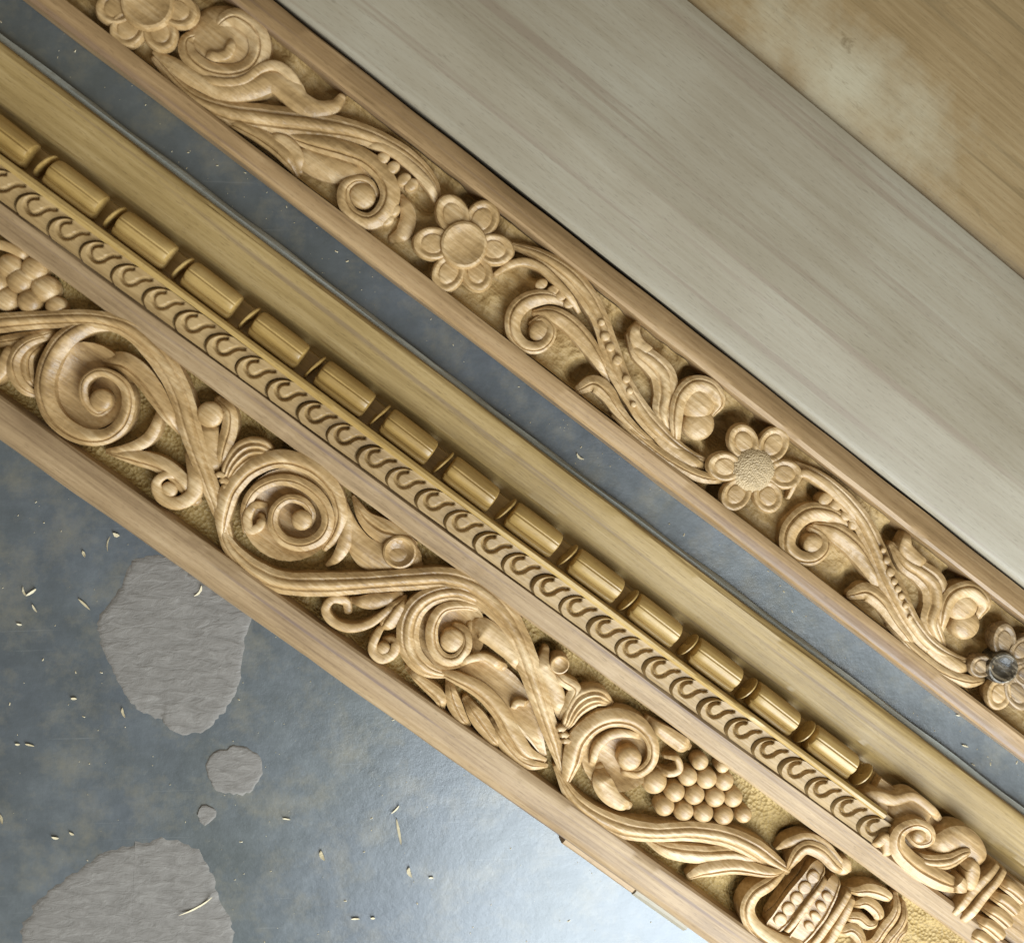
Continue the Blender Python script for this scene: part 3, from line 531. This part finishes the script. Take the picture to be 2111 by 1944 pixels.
# ================================================================== THE CARVED PLANK
ZP, ZQ = .040, .022
vG = V(-38, .757, ZP); vH = V(-95, .757, ZP); vI = V(-352, .765, ZP); vJ = V(-452, .787, .038)
plank = thing('carved_plank', 'narrow wooden plank carved with six-petalled flowers and curling leaves, beside pale board', 'plank')
prism('lower_rim', [(vG, .002), (vG, ZP - .004)] + arc(vG + .0003, ZP - .003, vG + .004, ZP, .0008, 4) + [(vH - .004, ZP + .0004), (vH - .001, ZP - .001), (vH + .001, ZQ - .004), (vH + .001, .002)], 'plankrim', plank, seed=8)
prism('upper_rim', [(vI - .001, .002), (vI - .001, ZQ - .004), (vI + .001, ZP - .001), (vI + .004, ZP + .0003)] + [(vI + .007, ZP - .0004), (vJ - .004, ZP - .0060), (vJ - .0015, ZP - .0085), (vJ - .0012, .002)], 'plankrim', plank, seed=9)
UPP = [('g', 1490, 540, 90, .009), ('g', 1380, 460, 70, .006), ('g', 880, 60, 60, .007), ('h', 1370, 570, 100, .011), ('h', 1010, 640, 70, .006), ('h', 980, 1090, 70, .008), ('i', 1130, 730, 85, .013), ('i', 830, 1060, 90, .012), ('i', 1320, 870, 70, .006),
       ('i', 1610, 1080, 90, .013), ('i', 1790, 1480, 110, .013), ('i', 520, 370, 50, .006), ('j', 420, 210, 100, .013), ('j', 600, 190, 70, .013), ('j', 340, 560, 60, .012), ('j', 890, 545, 60, .009), ('j', 1050, 1070, 80, .012),
       ('j', 1315, 790, 70, .013), ('j', 1660, 1040, 90, .013), ('j', 1800, 1310, 80, .013), ('j', 1750, 1620, 60, .012), ('g', 160, 120, 60, .01), ('i', 1580, 1600, 60, .008)]
bed = ground('carving_bed', vH + .0005, vI - .0005, ZQ + .003, UPP, 'groundu', plank, .0012)
def plank_carving():
    def st(n, c, p, pts, dz=0, **k): return stroke(n, c, p, pts, ZP + dz * .001, ZQ + .001, 'carveu', bed, **k)
    def dm(n, c, x, y, r, dz=0, kind='dome', **k): return dome(n, c, x, y, r, ZP + dz * .001, ZQ + .001, 'carveu', bed, kind, **k)
    def flower(c, x, y, r, petals, core='dish', cm='hatched', pm='carveu'):
        fo = dome('flower', c, x, y, r, ZP + .003, ZQ, cm, plank, core, seg=36)
        for n_, (px, py, pr) in enumerate(petals):
            d = math.hypot(px - x, py - y); e1, e0 = d + pr * 1.05, r * .5; mid = (e0 + e1) / 2
            mx, my = x + (px - x) / d * mid, y + (py - y) / d * mid
            X, Y = XY(c, px, py, ZP); X0, Y0 = XY(c, x, y, ZP)
            dome('petal', c, mx, my, pr * 1.06, ZP + random.uniform(-.0015, .0005), ZQ, ('smoke' if cm == 'stain' and n_ in (1, 2, 3, 4, 5) else pm), fo, 'petal', ex=(e1 - e0) / 2 / (pr * 1.06), ang=math.atan2(Y - Y0, X - X0) + random.uniform(-.08, .08), seg=36)
        return fo
    flower('g', 440, 20, 145, [(315, 185, 88), (520, 205, 85), (640, 70, 85), (235, 50, 85), (350, -130, 85), (560, -120, 85)], 'dish', 'carveu')
    flower('h', 1300, 930, 172, [(1205, 675, 112), (1450, 715, 112), (1040, 920, 112), (1165, 1170, 108), (1405, 1165, 105), (1560, 970, 105)], 'dish', 'carveu')
    flower('j', 540, 445, 128, [(475, 275, 78), (655, 290, 80), (360, 425, 74), (725, 470, 76), (430, 590, 76), (620, 600, 76)], 'dome')
    flower('j', 1890, 1520, 92, [(1865, 1680, 70), (1990, 1690, 68), (1765, 1510, 60), (1900, 1340, 66), (2020, 1400, 66), (2040, 1560, 66)], 'cup', cm='stain', pm='carveu')
    # --- first length
    dm('volute_disc', 'g', 890, 270, 235, -4, 'dome')
    st('volute', 'g', 'one', [(825, 200, 30), (870, 130, 70), (960, 100, 100), (1070, 170, 115), (1105, 290, 120), (1050, 400, 115), (920, 440, 110), (780, 410, 105), (680, 320, 95), (670, 230, 80), (740, 190, 50)], 0)
    st('volute_curl', 'g', 'round', [(900, 220, 30), (935, 270, 50), (910, 325, 55), (840, 335, 50), (770, 305, 35)], 1)
    st('leaf_lip', 'g', 'round', [(690, 420, 20), (850, 485, 42), (1000, 480, 48), (1115, 405, 52), (1205, 390, 55), (1290, 450, 55), (1370, 570, 40)], 1)
    st('leaf', 'g', 'soft', [(470, 290, 30), (620, 400, 90), (770, 490, 100), (910, 535, 110), (1060, 515, 130), (1170, 480, 130), (1270, 520, 150), (1340, 600, 120), (1440, 640, 95), (1540, 620, 75), (1585, 560, 45)], 0)
    st('stem', 'g', 'two', [(470, 330, 40), (680, 560, 90), (900, 660, 130), (1150, 700, 165), (1400, 730, 155), (1650, 775, 130), (1830, 840, 105), (2007, 945, 90), (2120, 1060, 70), (2160, 1150, 40)], -1)
    st('leaf', 'g', 'offl', [(880, 700, 40), (1080, 790, 75), (1200, 870, 85), (1285, 960, 70), (1320, 1030, 30)], -2)
    st('leaf', 'g', 'round', [(1150, 790, 30), (1270, 850, 75), (1330, 930, 70), (1340, 1010, 30)], -3)
    st('leaf_field', 'h', 'soft', [(0, 230, 120), (200, 310, 210), (420, 370, 190), (560, 420, 80)], -4)
    st('volute', 'h', 'offl', [(-60, 80, 60), (150, 150, 110), (380, 210, 140), (560, 280, 130), (690, 400, 130), (745, 540, 140), (700, 680, 140), (590, 750, 120), (470, 710, 100), (400, 610, 90), (400, 500, 80), (480, 435, 65), (580, 450, 60), (635, 530, 60)], 0)
    dm('volute_eye', 'h', 535, 560, 95, -2)
    st('leaf_edge', 'h', 'round', [(520, 160, 40), (720, 210, 60), (900, 340, 65), (1040, 490, 65), (1100, 620, 30)], -1)
    for (x, y) in ((690, 280), (765, 350), (850, 440), (905, 480), (720, 740), (770, 670)): dm('tooth', 'h', x, y, 42, -2, 'dome', ex=1.3, ang=.6, seg=14)
    st('leaf_edge', 'h', 'soft', [(830, 560, 40), (880, 700, 110), (850, 830, 120), (760, 880, 60)], -6)
    # --- second length
    st('arch', 'i', 'round', [(240, 380, 30), (340, 320, 45), (440, 300, 52), (550, 340, 52), (650, 430, 52), (750, 540, 45), (820, 640, 30)], -1)
    for (x, y) in ((555, 455), (635, 500), (690, 535), (750, 585)): dm('tooth', 'i', x, y, 34, -4, 'dome', ex=1.3, ang=.5, seg=14)
    st('stem', 'i', 'two', [(360, 180, 40), (560, 260, 95), (750, 390, 125), (890, 560, 130), (975, 730, 120), (1030, 900, 130), (1095, 1080, 130), (1180, 1230, 125), (1300, 1400, 125), (1450, 1545, 105), (1600, 1640, 70), (1700, 1670, 30)], 0)
    st('volute', 'i', 'offl', [(760, 600, 40), (610, 545, 85), (460, 570, 115), (370, 665, 115), (365, 790, 100), (440, 880, 85), (545, 890, 75), (615, 825, 70), (620, 745, 62), (560, 690, 50), (495, 725, 40)], -1)
    dm('volute_eye', 'i', 545, 780, 72, -3, 'dome')
    st('leaf', 'i', 'offl', [(1030, 1110, 50), (930, 945, 95), (845, 825, 115), (735, 715, 120), (620, 655, 100), (520, 650, 50)], -1)
    st('leaf', 'i', 'one', [(830, 1180, 70), (920, 1140, 115), (1010, 1205, 110), (1085, 1320, 80), (1200, 1450, 60), (1370, 1590, 30)], -1)
    for (x, y, r) in ((970, 720, 24), (995, 815, 32), (1030, 890, 30), (1080, 980, 34), (1140, 1110, 28), (1165, 1190, 24), (1190, 1285, 20)): dm('seed', 'i', x, y, r, 2, 'dome', seg=14)
    st('leaf_tip', 'i', 'round', [(1230, 720, 40), (1200, 790, 75), (1230, 870, 90), (1330, 930, 60)], -2)
    st('leaf', 'i', 'two', [(1170, 800, 40), (1230, 920, 110), (1320, 990, 150), (1400, 1080, 175), (1420, 1210, 165), (1400, 1350, 130), (1460, 1500, 60)], -1)
    dm('leaf_boss', 'i', 1640, 1265, 125, -2)
    dm('leaf_boss', 'i', 1645, 1420, 112, -4)
    st('leaf_curl', 'i', 'offr', [(1500, 1580, 40), (1485, 1400, 90), (1515, 1240, 105), (1610, 1145, 110), (1730, 1170, 110), (1790, 1270, 85), (1755, 1350, 40)], 0)
    st('leaf_edge', 'i', 'one', [(1060, 1360, 30), (1250, 1530, 70), (1450, 1680, 80), (1650, 1780, 80), (1840, 1815, 40)], -1)
    st('leaf_edge', 'i', 'round', [(1290, 1430, 40), (1420, 1560, 90), (1560, 1660, 90), (1690, 1720, 50)], -2)
    # --- third length
    st('arch', 'j', 'round', [(740, 600, 20), (790, 470, 40), (870, 490, 50), (980, 570, 55), (1080, 680, 50), (1140, 780, 30)], -1)
    for (x, y) in ((930, 600), (985, 635), (1045, 685), (1090, 735)): dm('tooth', 'j', x, y, 34, -3, 'dome', ex=1.3, ang=.6, seg=14)
    st('stem', 'j', 'two', [(780, 420, 40), (900, 485, 65), (1020, 590, 90), (1125, 720, 105), (1195, 855, 115), (1255, 1000, 125), (1320, 1130, 125), (1400, 1280, 110), (1500, 1400, 90), (1620, 1470, 65), (1730, 1500, 30)], 0)
    st('volute', 'j', 'offl', [(1090, 770, 40), (970, 690, 85), (840, 680, 105), (745, 760, 105), (725, 860, 90), (785, 920, 80), (870, 925, 70), (930, 870, 65), (925, 800, 55), (870, 770, 45)], -1)
    dm('volute_eye', 'j', 865, 850, 58, -3)
    st('leaf', 'j', 'offl', [(1240, 1110, 50), (1160, 960, 95), (1085, 860, 115), (980, 780, 105), (890, 750, 40)], -1)
    st('leaf', 'j', 'one', [(1090, 1130, 60), (1160, 1110, 105), (1240, 1170, 95), (1310, 1280, 60), (1430, 1430, 40)], -1)
    for (x, y, r) in ((1240, 880, 16), (1260, 935, 22), (1280, 1000, 26), (1300, 1050, 20), (1320, 1090, 20), (1340, 1130, 20), (1362, 1180, 18), (1385, 1245, 14)): dm('seed', 'j', x, y, r, 2, 'dome', seg=14)
    st('leaf_tip', 'j', 'round', [(1385, 780, 40), (1365, 860, 75), (1420, 930, 80), (1490, 960, 40)], -2)
    st('leaf', 'j', 'two', [(1310, 860, 40), (1370, 950, 100), (1450, 1000, 130), (1525, 1070, 150), (1540, 1170, 145), (1510, 1280, 115), (1580, 1410, 60)], -1)
    dm('leaf_boss', 'j', 1680, 1180, 92, -2)
    dm('leaf_boss', 'j', 1695, 1290, 84, -4)
    st('leaf_curl', 'j', 'offr', [(1575, 1330, 40), (1580, 1210, 80), (1630, 1120, 90), (1730, 1100, 95), (1800, 1170, 80), (1785, 1250, 40)], 0)
    st('leaf_edge', 'j', 'one', [(1290, 1300, 30), (1420, 1440, 65), (1560, 1545, 70), (1700, 1595, 70), (1810, 1600, 30)], -1)
    st('leaf_edge', 'j', 'round', [(1440, 1370, 40), (1540, 1450, 75), (1640, 1510, 75), (1720, 1540, 40)], -2)
plank_carving()

# ================================================================== PLAIN BOARDS
ZL = .046
vJ2 = vJ + .0012; vL = V(-678, .794, ZL, 1500); vK = V(-1221, .846, ZL, 1780)
tag(prism('planed_board', [(vJ2, .002), (vJ2, ZL - .0145)] + arc(vJ2, ZL - .014, vJ2 + .006, ZL - .0095, .001, 4) + [(vL - .010, ZL - .0016), (vL - .004, ZL - .0003), (vL + .004, ZL), (vK - .02, ZL - .007), (vK - .006, ZL - .0083), (vK - .001, ZL - .0095), (vK, .002)], 'pale', None, seed=11, sharp=50, knocks=False, wob=.00015),
    'wide pale grey planed board with smooth rounded edge, next to carved plank', 'board')
vO = vK + .34
tag(prism('weathered_board', [(vK + .0006, .002), (vK + .0006, ZL - .017)] + [(vK + .003, ZL - .0155), (vO - .004, ZL - .012), (vO, ZL - .016), (vO, .002)], 'olive', None, seed=12, knocks=False, wob=.00012),
    'olive brown board with pale blotch in the upper right corner', 'board')

# ================================================================== MORTAR PATCHES AND SHAVINGS ON THE FLOOR
def patch(pts, label, h=.0011):
    q = catmull([XY('k', x, y, 0) + (0,) for x, y in pts + [pts[0]]], .003)[:-1, :2]
    ph = rng.uniform(0, 6.28, 5); aa = np.linspace(0, 2 * math.pi, len(q), endpoint=False); c = q.mean(0)
    q = c + (q - c) * (1 + .010 * np.sin(7 * aa + ph[0]) + .006 * np.sin(17 * aa + ph[1]) + .004 * np.sin(31 * aa + ph[2]))[:, None] + rng.normal(0, .0007, q.shape); vs = []; fs = []; n = len(q)
    rings = [(1.015, -.0003), (.99, h * .45), (.96, h * .8), (.92, h), (.7, h), (.4, h)]
    for (r, z) in rings:
        for p in q: vs.append((*(c + (p - c) * r), z + (rng.normal(0, .00012) if r > .9 and z > 0 else 0)))
    vs.append((*c, h))
    for j in range(len(rings) - 1):
        for k in range(n): a = j * n + k; b2 = j * n + (k + 1) % n; fs.append((a, b2, b2 + n, a + n))
    for k in range(n): fs.append(((len(rings) - 1) * n + k, (len(rings) - 1) * n + (k + 1) % n, len(vs) - 1))
    me = mesh('mortar_patch', vs, fs); bm = bmesh.new(); bm.from_mesh(me); bmesh.ops.recalc_face_normals(bm, faces=bm.faces); bm.to_mesh(me); bm.free()
    tag(obj('mortar_patch', me, 'mortar'), label, 'mortar patch')
patch([(560, 290), (660, 283), (750, 345), (850, 410), (1000, 500), (995, 600), (975, 720), (950, 830), (890, 930), (820, 990), (720, 997), (640, 940), (560, 912), (490, 810), (430, 700), (400, 600), (412, 510), (480, 430), (512, 350)], 'large rough grey mortar patch partly under the carved frame')
patch([(945, 1048), (1010, 1062), (1055, 1115), (1050, 1180), (1010, 1235), (940, 1250), (875, 1230), (840, 1180), (838, 1110), (880, 1070)], 'medium round mortar patch between the two large ones')
patch([(835, 1288), (868, 1305), (872, 1340), (845, 1365), (808, 1358), (795, 1325), (808, 1298)], 'smallest round mortar blob on the floor')
patch([(90, 1800), (120, 1730), (180, 1655), (300, 1570), (420, 1480), (540, 1455), (680, 1430), (790, 1465), (850, 1570), (870, 1650), (925, 1740), (940, 1850), (900, 2000), (700, 2150), (350, 2150), (150, 2000)], 'large grey mortar patch at bottom left corner of the photo')
def chip(c, x, y, L, w, deg, label, curl=.35):
    """a curled paper-thin shaving"""
    cx, cy = XY(c, x, y, 0); n = 9; a = -math.radians(deg); ca, sa = math.cos(a), math.sin(a)
    Lm, wm = L / CR[c][2] * PXM, w * .72 / CR[c][2] * PXM; vs = []; fs = []
    for i in range(n):
        t = i / (n - 1) * 2 - 1; px = t * Lm / 2; bend = curl * Lm * .5 * t * t; z = .0006 + .45 * Lm * .25 * (t * t) * (1 if curl else .3)
        ww = wm * .5 * (1 - .75 * abs(t) ** 2.2) * random.uniform(.85, 1.1)
        for (s_, dz) in ((-1, 0), (1, wm * .35), (1, wm * .35 + .0004), (-1, .0004)):
            py = bend + s_ * ww; vs.append((cx + px * ca - py * sa, cy + px * sa + py * ca, z + dz))
    for i in range(n - 1):
        for k in range(4): q = i * 4 + k; r = i * 4 + (k + 1) % 4; fs.append((q, q + 4, r + 4, r))
    fs.append((0, 1, 2, 3)); fs.append(tuple((n - 1) * 4 + k for k in (3, 2, 1, 0)))
    o = obj('wood_shaving', mesh('wood_shaving', vs, fs, False), 'chip'); tag(o, label, 'wood shaving', 'wood shavings on the floor')
CH = [('k', 97, 430, 40, 13, 70, 'left half of the pair of shavings by the left edge, above the patches'), ('k', 130, 432, 46, 14, -35, 'right half of the pair of shavings by the left edge'),
      ('k', 140, 497, 36, 12, 60, 'short shaving just below the pair near the left edge'), ('k', 342, 480, 62, 13, 45, 'slim shaving left of the large mortar patch under the frame'),
      ('k', 435, 235, 60, 8, 100, 'thin curved white shaving close below the frame rim'), ('k', 470, 202, 26, 22, 20, 'round pale crumb beside the thin curved shaving'),
      ('k', 340, 277, 26, 18, 70, 'pale crumb left of the thin curved shaving'), ('k', 73, 1045, 18, 14, 0, 'tiny yellow crumb at left, beside a short shaving'),
      ('k', 122, 1047, 36, 12, 15, 'short shaving at left beside a tiny yellow crumb'), ('k', 497, 917, 42, 15, 75, 'shaving at lower left edge of the upper mortar patch'),
      ('k', 808, 430, 50, 13, -55, 'shaving on the upper mortar patch next to the frame'), ('k', 1157, 1345, 34, 9, 10, 'thin white shaving right of the smallest mortar blob'),
      ('k', 1598, 1308, 46, 10, -45, 'upper bright sliver above the longest shaving on blue floor'), ('k', 1610, 1395, 110, 17, 80, 'longest upright shaving on the blue floor at right'),
      ('k', 1298, 1492, 44, 24, 70, 'broad pale flake on the bluish floor, left of the longest shaving'), ('k', 1650, 1560, 44, 22, 75, 'bright white chip below the longest shaving'),
      ('k', 1740, 1582, 20, 12, 0, 'tiny crumb right of the bright white chip'), ('k', 800, 1700, 150, 12, -28, 'straight stick of wood lying on the bottom left mortar patch'),
      ('k', 8, 1345, 40, 16, 80, 'pale chip cut by the left edge of the photo'), ('k', 225, 1422, 28, 18, 10, 'upper left crumb above the bottom left mortar patch'),
      ('k', 290, 1405, 22, 14, 30, 'small yellow crumb right above the bottom left mortar patch'), ('k', 1435, 1747, 36, 12, 0, 'white shaving near the bottom edge of the photo'),
      ('k', 1505, 1745, 18, 14, 0, 'crumb right of the white shaving near the bottom edge'), ('k', 300, 860, 22, 16, 0, 'lone crumb left of the upper mortar patch'),
      ('k', 80, 562, 20, 12, 10, 'tiny crumb below the pair of shavings at left'), ('i', 815, 1650, 66, 22, 40, 'pale shaving in the dark gap between frame and carved plank'),
      ('f', 1640, 690, 46, 14, 20, 'curled shaving in the gap near the right edge'), ('f', 1600, 512, 34, 10, 10, 'small shaving in the gap above the curled one'), ('f', 1690, 800, 30, 8, 30, 'faint sliver in the gap below the curled shaving')]
for n_, a in enumerate(CH): chip(*a, curl=(.34, .05, .18, 0, .25)[n_ % 5])
# fine sawdust nobody could count
vs, fs = [], []
for _ in range(520):
    x, y = P(random.uniform(-100, 1500), random.uniform(850, 2050), 0) if random.random() < .8 else P(*(lambda t: (t, 20 + .757 * t + random.uniform(-50, 50)))(random.uniform(0, 2111)), 0)
    if to_uv((x, y))[1] > vAo - .001 and not (vF + .002 < to_uv((x, y))[1] < vG - .001): continue
    r = random.uniform(.0003, .0010) * random.choice((.5, .6, 1)); a = random.uniform(0, 6.3); o = len(vs); e = random.uniform(1, 3)
    for (p, q) in ((-1, -1), (1, -1), (1, 1), (-1, 1)): vs.append((x + r * (p * e * math.cos(a) - q * math.sin(a)) * .5, y + r * (p * e * math.sin(a) + q * math.cos(a)) * .5, .0003))
    vs.append((x, y, .0003 + r * .6))
    for k in range(4): fs.append((o + k, o + (k + 1) % 4, o + 4))
dust = obj('sawdust', mesh('sawdust', vs, fs, False), 'chip'); dust['kind'] = 'stuff'
tag(dust, 'fine pale sawdust specks scattered over the floor', 'sawdust')
